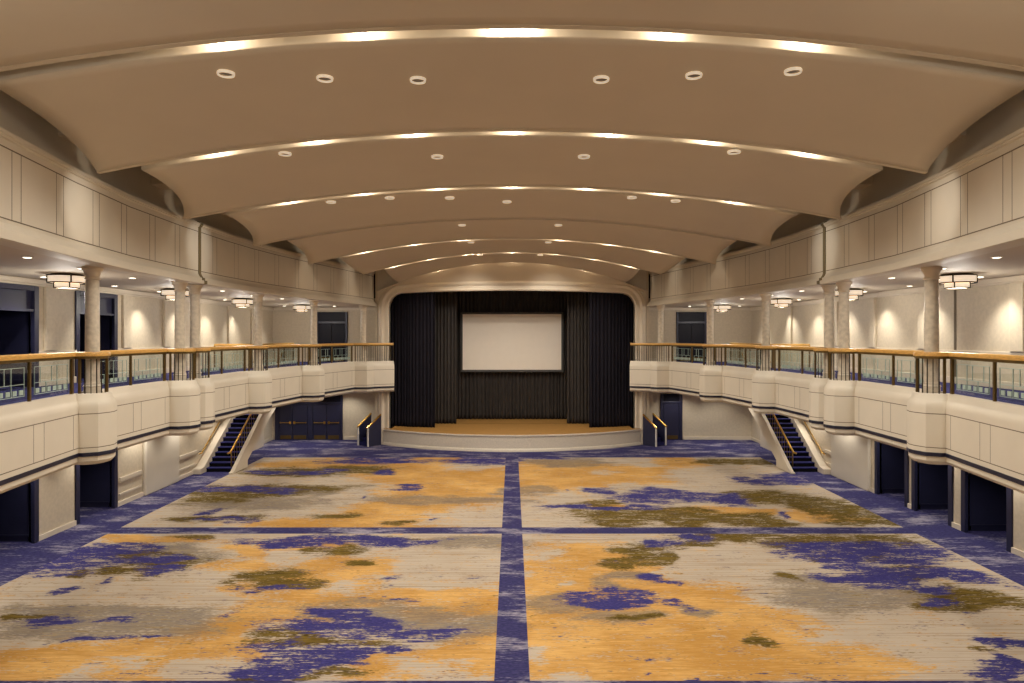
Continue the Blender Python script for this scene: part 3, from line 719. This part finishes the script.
def screen():
    r = thing('projection_screen', 'blank off white projection screen in dark frame hanging before the back curtain', 'screen', (0, 40.6, 3.8))
    x, z0, z1 = 2.93, 3.86, 7.16; Y = 40.6
    MB().box(-x, x, Y, Y + .03, z0, z1).build('screen_fabric', M['screen'], r)
    MB().box(-x - .13, -x, Y - .04, Y + .05, z0 - .13, z1 + .13).box(x, x + .13, Y - .04, Y + .05, z0 - .13, z1 + .13).box(-x, x, Y - .04, Y + .05, z1, z1 + .13).box(-x, x, Y - .04, Y + .05, z0 - .13, z0).build('frame', M['screenframe'], r)
    for s in (-1, 1): MB().tube([(s * 2.2, Y + .03, z1 + .1), (s * 2.2, Y + .03, 9.9)], .015).build('cable', M['bronze'], r)

def stage_steps(side, sgn):
    r = thing('stage_steps', f'short carpeted steps between navy side panels at the {side} end of the stage', 'steps', (-7.6 * sgn, 36.7, 0))
    d = Vector((.62, .785)).normalized(); nrm = Vector((-d.y, d.x))
    A = Vector((-7.62, 36.2)); B = A + nrm * .8
    Ln = .86
    for p in (A, B):
        q = p + d * Ln
        t = nrm * .03
        pts = [(0, 0), (Ln, 0), (Ln, 1.6), (0, .98)]
        vs = []
        for s in (-1, 1):
            for u, z in pts:
                w = p + d * u + t * s; vs.append((w.x, w.y, z))
        fs = [(0, 1, 2, 3), (4, 5, 6, 7)] + [(i, (i + 1) % 4, 4 + (i + 1) % 4, 4 + i) for i in range(4)]
        MB(sgn).add(vs, fs).build('side_panel', M['navy'], r)
        MB(sgn).obox(p - d * .05, p, .1, 0, 1.0).build('end_post', M['steel'], r, bevel=.01)
        vs = []
        for s in (-1.7, 1.7):
            for u, z in ((-.06, .96), (Ln, 1.6), (Ln, 1.66), (-.06, 1.02)):
                w = p + d * u + t * s; vs.append((w.x, w.y, z))
        MB(sgn).add(vs, fs).build('cap_rail', M['gold'], r)
    for k in range(4):
        a = A + d * (.05 + .2 * k) + nrm * .4
        b = A + d * (Ln) + nrm * .4
        if (b - a).length > .05: MB(sgn).obox(a, b, .72, .2 * k, .2 * (k + 1)).build('step', M['stairtread'], r, bevel=.01)

# ------------------------------------------------------------------ stairs up to the balcony
def staircase(side, sgn):
    r = thing('staircase', f'narrow navy carpeted stair with brass handrail rising under the {side} balcony', 'staircase', (-12.7 * sgn, 29.5, 0))
    y0, t, rs = 29.5, .283, .1768; n = 25
    x0, x1 = -13.22, -12.03
    nos = lambda y: rs + (y - y0) * rs / t
    for k in range(n):
        y = y0 + k * t; z = rs * (k + 1)
        s = MB(sgn).box(x0, x1, y + .012, y + t + .04, max(0, z - rs - .06), z - .035).build('step', M['riser'], r)
        MB(sgn).box(x0, x1, y - .015, y + t + .03, z - .035, z).build('tread', M['stairtread'], s, bevel=.008)
    ye = 36.35
    top = lambda y: nos(y) + .12
    bot = lambda y: .3 + .6 * (y - 30.7)
    MB(sgn).prism([(29.0, 0), (29.0, .06), (29.15, top(29.15)), (ye, top(ye)), (ye, 3.0), (34.7, 2.9), (34.3, 2.2), (33.5, bot(33.3)), (30.7, .3), (30.7, 0)], 'x', -12.03, -11.87).build('outer_stringer', M['trim'], r, bevel=.015)
    MB(sgn).prism([(28.95, 0), (28.95, .22), (29.3, top(29.3) + .1), (ye, top(ye) + .1), (ye, 0)], 'x', -WX + .005, -13.2).build('wall_stringer', M['trim'], r, bevel=.015)
    # sloping soffit under the flight
    MB(sgn).prism([(30.7, .3), (33.4, bot(33.4)), (35.0, 2.88), (35.0, 2.95), (33.4, bot(33.4) + .1), (30.7, .42)], 'x', -13.2, -12.03).build('underside', M['trim'], r)
    hy = lambda y: nos(y) + .6
    xr = -12.17
    MB(sgn).tube([(xr - .06, 29.38, hy(29.6) - .02), (xr, 29.5, hy(29.6)), (xr, 29.75, hy(29.75) + .03), (xr, 36.2, hy(36.2))], .04, 10).build('handrail', M['gold'], r, smooth='all')
    MB(sgn).tube([(xr, 29.62, rs), (xr, 29.62, hy(29.62))], .035, 8).build('newel_post', M['brass'], r, smooth='all')
    for k in range(1, 24):
        y = y0 + t * (k + .5)
        MB(sgn).box(xr - .013, xr + .013, y - .013, y + .013, rs * (k + 1), hy(y)).build('baluster', M['brass'], r)
    MB(sgn).tube([(-13.4, 29.25, hy(29.4) + .1), (-13.36, 29.4, hy(29.4) + .12), (-13.36, 36.0, hy(36.0) + .12)], .03, 8).build('wall_handrail', M['gold'], r, smooth='all')
    for y in (29.6, 31.3, 33.0, 34.7): MB(sgn).tube([(-13.36, y, hy(y) + .12), (-13.4, y, hy(y) + .04), (-WX, y, hy(y) + .02)], .012, 6).build('rail_bracket', M['brass'], r)

# ------------------------------------------------------------------ lamps
def make_chandelier():
    r = thing('tiered_ceiling_light', 'x', 'ceiling light', (0, 0, 0), 'tiered ceiling lights over the balconies')
    MB().lathe([(.34, -.05), (.36, -.04), (.36, -.01), (.3, 0)], n=28).build('canopy', M['bronze'], r, smooth=40)
    MB().lathe([(.36, -.24), (.43, -.23), (.43, -.06), (.36, -.05)], n=28).build('upper_shade', M['shade'], r, smooth=40)
    MB().lathe([(.1, -.375), (.28, -.37), (.28, -.25), (.1, -.24)], n=28).build('lower_shade', M['shade'], r, smooth=40)
    for R_, z in ((.445, -.055), (.445, -.24), (.295, -.37)):
        vs = []; fs = []; n = 32
        for k in range(n):
            a = 2 * PI * k / n
            for q, h in ((R_ - .03, -.015), (R_, -.015), (R_, .015), (R_ - .03, .015)): vs.append((q * math.cos(a), q * math.sin(a), z + h))
        for k in range(n):
            for j in range(4):
                fs.append((k * 4 + j, k * 4 + (j + 1) % 4, ((k + 1) % n) * 4 + (j + 1) % 4, ((k + 1) % n) * 4 + j))
        MB().add(vs, fs).build('ring', M['bronze'], r)
    for k in range(4):
        a = PI / 4 + k * PI / 2; c, s = math.cos(a), math.sin(a)
        MB().box(c * .435 - .014, c * .435 + .014, s * .435 - .014, s * .435 + .014, -.24, -.05).build('strut', M['bronze'], r)
        MB().box(c * .285 - .012, c * .285 + .012, s * .285 - .012, s * .285 + .012, -.37, -.24).build('strut', M['bronze'], r)
    return r
CH = [(-11.6, 17.8), (-11.6, 23.5), (-11.65, 29.5), (-10.9, 35.4)]
def make_downlight(rad, lens, depth):
    r = thing('recessed_downlight', 'x', 'downlight', (0, 0, 0))
    vs = []; fs = []; n = 24
    q = .72 if lens == 'lens' else .84
    prof = [(rad * q, .0), (rad * (q + .08), -depth), (rad, -depth), (rad * 1.04, -depth * .4), (rad * 1.04, 0)]
    for k in range(n):
        a = 2 * PI * k / n
        vs += [(q * math.cos(a), q * math.sin(a), z) for q, z in prof]
    w = len(prof)
    for k in range(n):
        for j in range(w):
            fs.append((k * w + j, k * w + (j + 1) % w, ((k + 1) % n) * w + (j + 1) % w, ((k + 1) % n) * w + j))
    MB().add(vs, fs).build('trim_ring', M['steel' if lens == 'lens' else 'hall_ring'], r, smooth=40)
    MB().lathe([(rad * .5, -depth * 1.5), (rad * .76, -depth * 1.15), (rad * .76, -.002)] if lens == 'lens' else [(rad * .82, -depth * .3), (rad * .82, -.002)], n=24).build('lens', M[lens], r)
    return r
IN = [(-9.9, 13.95), (-10.23, 16.25), (-10.5, 18.9), (-10.3, 24.3), (-10.2, 26.9), (-9.9, 29.4), (-9.6, 36.9)]
OUT = [(-12.75, 15.6), (-12.75, 18.6), (-12.75, 21.9), (-12.75, 24.7), (-12.7, 27.4), (-12.7, 30.2), (-12.7, 33.0), (-12.2, 36.6)]
HALL = {2: [(-4.86, 11.6), (-3.31, 12.08), (-1.7, 12.34), (1.61, 12.32), (3.19, 11.98), (4.75, 11.54)], 3: [(-5.17, 15.55), (-1.82, 16.61), (1.75, 16.61), (5.03, 15.47)], 4: [(-5.32, 20.06), (-3.63, 20.24), (-1.89, 20.7), (-0.16, 21.42), (3.55, 20.22), (4.83, 20.16)], 5: [(-1.85, 25.28), (1.72, 25.32)], 6: [(-1.79, 29.78), (1.59, 29.84)], 7: [(-1.58, 33.78), (1.39, 33.84)]}
VN = {2: 'nearest whole ceiling vault', 3: 'second whole ceiling vault', 4: 'third whole ceiling vault', 5: 'fourth whole ceiling vault', 6: 'fifth whole ceiling vault', 7: 'vault nearest the stage'}
COVE = {1: (1, [-4.8, -2.4, 0, 2.4, 4.8]), 2: (2, [-4.6, -2.34, -0.19, 0.19, 2.46, 4.64]), 3: (3, [-6.58, -4.39, -2.19, 0.0, 2.19, 4.39, 6.58]), 4: (4, [-6.47, -4.31, -2.15, 0.0, 2.15, 4.31, 6.47]), 6: (6, [-6.36, -4.21, -2.1, 2.1, 4.21, 6.17]), 7: (7, [-5.85, -4.05, -2.05, 0, 2.05, 4.05, 5.85]), 8: (8, [-3.95, -1.9, 0, 1.9, 3.95])}
P = dict(hall=430, cove=42, bal_in=330, bal_out=520, under=250, chand=150, accent=420, rear_fill=190, stage=420, expo=-.85)
def lamps():
    ch = make_chandelier(); first = True
    cw = ['nearest tiered glass ceiling light over the {} balcony', 'second tiered glass ceiling light from the near end of the {} balcony', 'third tiered glass ceiling light from the near end of the {} balcony', 'tiered glass ceiling light nearest the stage over the {} balcony']
    for side, sgn in (('left', 1), ('right', -1)):
        for (x, y), t in zip(CH, cw):
            if first: ch.location = (x * sgn, y, S2); ch['label'] = t.format(side); first = False
            else: dup(ch, (x * sgn, y, S2), t.format(side), 'tiered ceiling lights over the balconies')
            lamp('POINT', (x * sgn, y, S2 - .62), P['chand'], radius=.25)
    dl = make_downlight(.1, 'lens', .02); first = True
    for side, sgn in (('left', 1), ('right', -1)):
        for row, pts, en in (('inner', IN, P['bal_in']), ('outer', OUT, P['bal_out'])):
            for i, (x, y) in enumerate(pts):
                lab = f'{ORD[i]} small lit downlight from the near end, {"column" if row == "inner" else "wall"} side of {side} balcony ceiling'
                loc = (x * sgn, y, S2)
                if first: dl.location = loc; dl['label'] = lab; dl['group'] = 'downlights in the balcony ceilings'; first = False
                else: dup(dl, loc, lab, 'downlights in the balcony ceilings')
                if row == 'outer': lamp('SPOT', (x * sgn, y, S2 - .05), en, angle=88, blend=.9, radius=.05, aim=((x - .55) * sgn, y, FZ + .6))
                else: lamp('SPOT', (x * sgn, y, S2 - .05), en, angle=100, blend=.8, aim=(x * sgn, y, FZ))
        for k in range(10):                         # lamps in the low ceiling under the balcony
            y = 10.0 + 2.9 * k
            lamp('SPOT', (-12.85 * sgn, y, 2.86), P['under'], angle=125, blend=.7, radius=.05, aim=(-13.0 * sgn, y, 0))
        for x, y in ((-11.5, 37.2), (-9.2, 37.6), (-11.0, 34.0)): lamp('SPOT', (x * sgn, y, 2.86), P['under'] * .7, angle=140, blend=.7, radius=.05, aim=(x * sgn, y, 0))  # extra unseen spots added to brighten the far end walls and doors
        for y, z in ((13.4, 8.6), (20.0, 8.6)):     # accent lamps in the vault trained on the frieze
            lamp('SPOT', (-6.2 * sgn, y, 9.35), P['accent'], angle=34, blend=1, radius=.06, aim=(fr_at(y + 1.0) * sgn, y + 1.0, z))
    hd = make_downlight(.14, 'hall_lens', .05); first = True
    for n, pts in HALL.items():
        pts = sorted(pts)
        for i, (x, y) in enumerate(pts):
            z = EYE + shell_h(n + 1, x, y) - .02
            lab = f'{ORD[i]} from left of the {len(pts)} round white-rimmed downlights in the {VN[n]}'
            if first: hd.location = (x, y, z); hd['label'] = lab; hd['group'] = 'round downlights in the ceiling vaults'; first = False
            else: dup(hd, (x, y, z), lab, 'round downlights in the ceiling vaults')
            lamp('SPOT', (x, y, z - .12), P['hall'] * (1.7 if n >= 5 else 1), angle=152, blend=.45, aim=(x, y, 0))
    for x in (-1.7, 1.7): lamp('SPOT', (x, 33.9, EYE + 3.6), P['stage'], angle=70, blend=1, radius=.08, aim=(x * 1.6, 41, 4.6))  # spots added beside the last vault fixtures to brighten the screen
    for x in (-5.5, 5.5): lamp('SPOT', (x, 30.5, EYE + 3.2), P['stage'], angle=60, blend=1, radius=.08, aim=(x * .9, 38, 4.0))  # unseen spots added to brighten the outer curtains
    for x, y in ((-6, 1), (6, 1), (0, -1), (-6, 6), (6, 6)): lamp('POINT', (x, y, EYE + 3.2), P['rear_fill'], radius=.3)  # unseen fill points added to brighten hall walls and ceiling, without fixtures
    for x, y in ((-5, 8), (-1.7, 8.4), (1.7, 8.4), (5, 8), (-5, 1.5), (0, 1.5), (5, 1.5)):     # the vaults above and behind the viewer
        lamp('SPOT', (x, y, EYE + 3.9), P['hall'], angle=118, blend=.8, aim=(x, y, 0))
    sw = {2: 'nearest ceiling slot', 3: 'second ceiling slot', 4: 'third ceiling slot', 6: 'fifth ceiling slot', 7: 'sixth ceiling slot', 8: 'ceiling slot closest to the stage'}
    proto = None
    for li, (q, xs) in COVE.items():
        l = LIPS[li]; k = kk(l); sl = min(.45, G)
        for i, x in enumerate(xs):
            z = EYE + l[1] - k * x * x; y = l[0] + (.22 if li < 8 else .375)
            if li > 1:
                if proto is None:
                    proto = thing('cove_lamp', 'x', 'cove lamp', (x, y, z))
                    MB().lathe([(.05, .2), (.07, .22), (.07, .34), (.04, .38)], n=16).build('lamp_body', M['steel'], proto, smooth=40)
                    MB().lathe([(.035, .185), (.05, .2)], n=16).build('bulb', M['bulb'], proto)
                    for c in proto.children: pass
                    r = proto
                else: r = dup(proto, (x, y, z), 'x')
                r['label'] = f'{ORD[i]} lamp from left of {len(xs)} glowing inside the {sw[li]}'; r['group'] = 'lamps in the ceiling slots'
            lamp('POINT', (x, y, z + (.13 if li < 8 else .16)), P['cove'] * (1.25 if li in (6, 7) else 1 if li == 8 else 1), radius=.03, col=(1, .86, .68))

for side, sgn in (('left', 1), ('right', -1)):
    balcony(side, sgn); railing(side, sgn); stairwell_rail(side, sgn); frieze(side, sgn); staircase(side, sgn); stage_steps(side, sgn)
columns(); ceiling(); walls(); proscenium(); stage(); curtains(); screen(); lamps()

w = bpy.data.worlds.new('hall_world'); bpy.context.scene.world = w; w.use_nodes = True
w.node_tree.nodes['Background'].inputs[0].default_value = (1, .86, .7, 1); w.node_tree.nodes['Background'].inputs[1].default_value = 0.0

cam = bpy.data.cameras.new('camera'); cam.sensor_width = 36; cam.lens = 683 / 1024 * 36
cam.shift_y = -5.5 / 1024; cam.clip_end = 200
co = bpy.data.objects.new('camera', cam); C.objects.link(co); co.location = (0, 0, EYE); co.rotation_euler = (PI / 2, 0, 0)
sc = bpy.context.scene; sc.camera = co
sc.view_settings.view_transform = 'Standard'; sc.view_settings.look = 'None'; sc.view_settings.gamma = 1; sc.view_settings.use_curve_mapping = False
sc.view_settings.exposure = P['expo']
sc.cycles.use_denoising = True; sc.cycles.diffuse_bounces = 5; sc.cycles.max_bounces = 10; sc.cycles.transparent_max_bounces = 24
sc.cycles.sample_clamp_indirect = 6
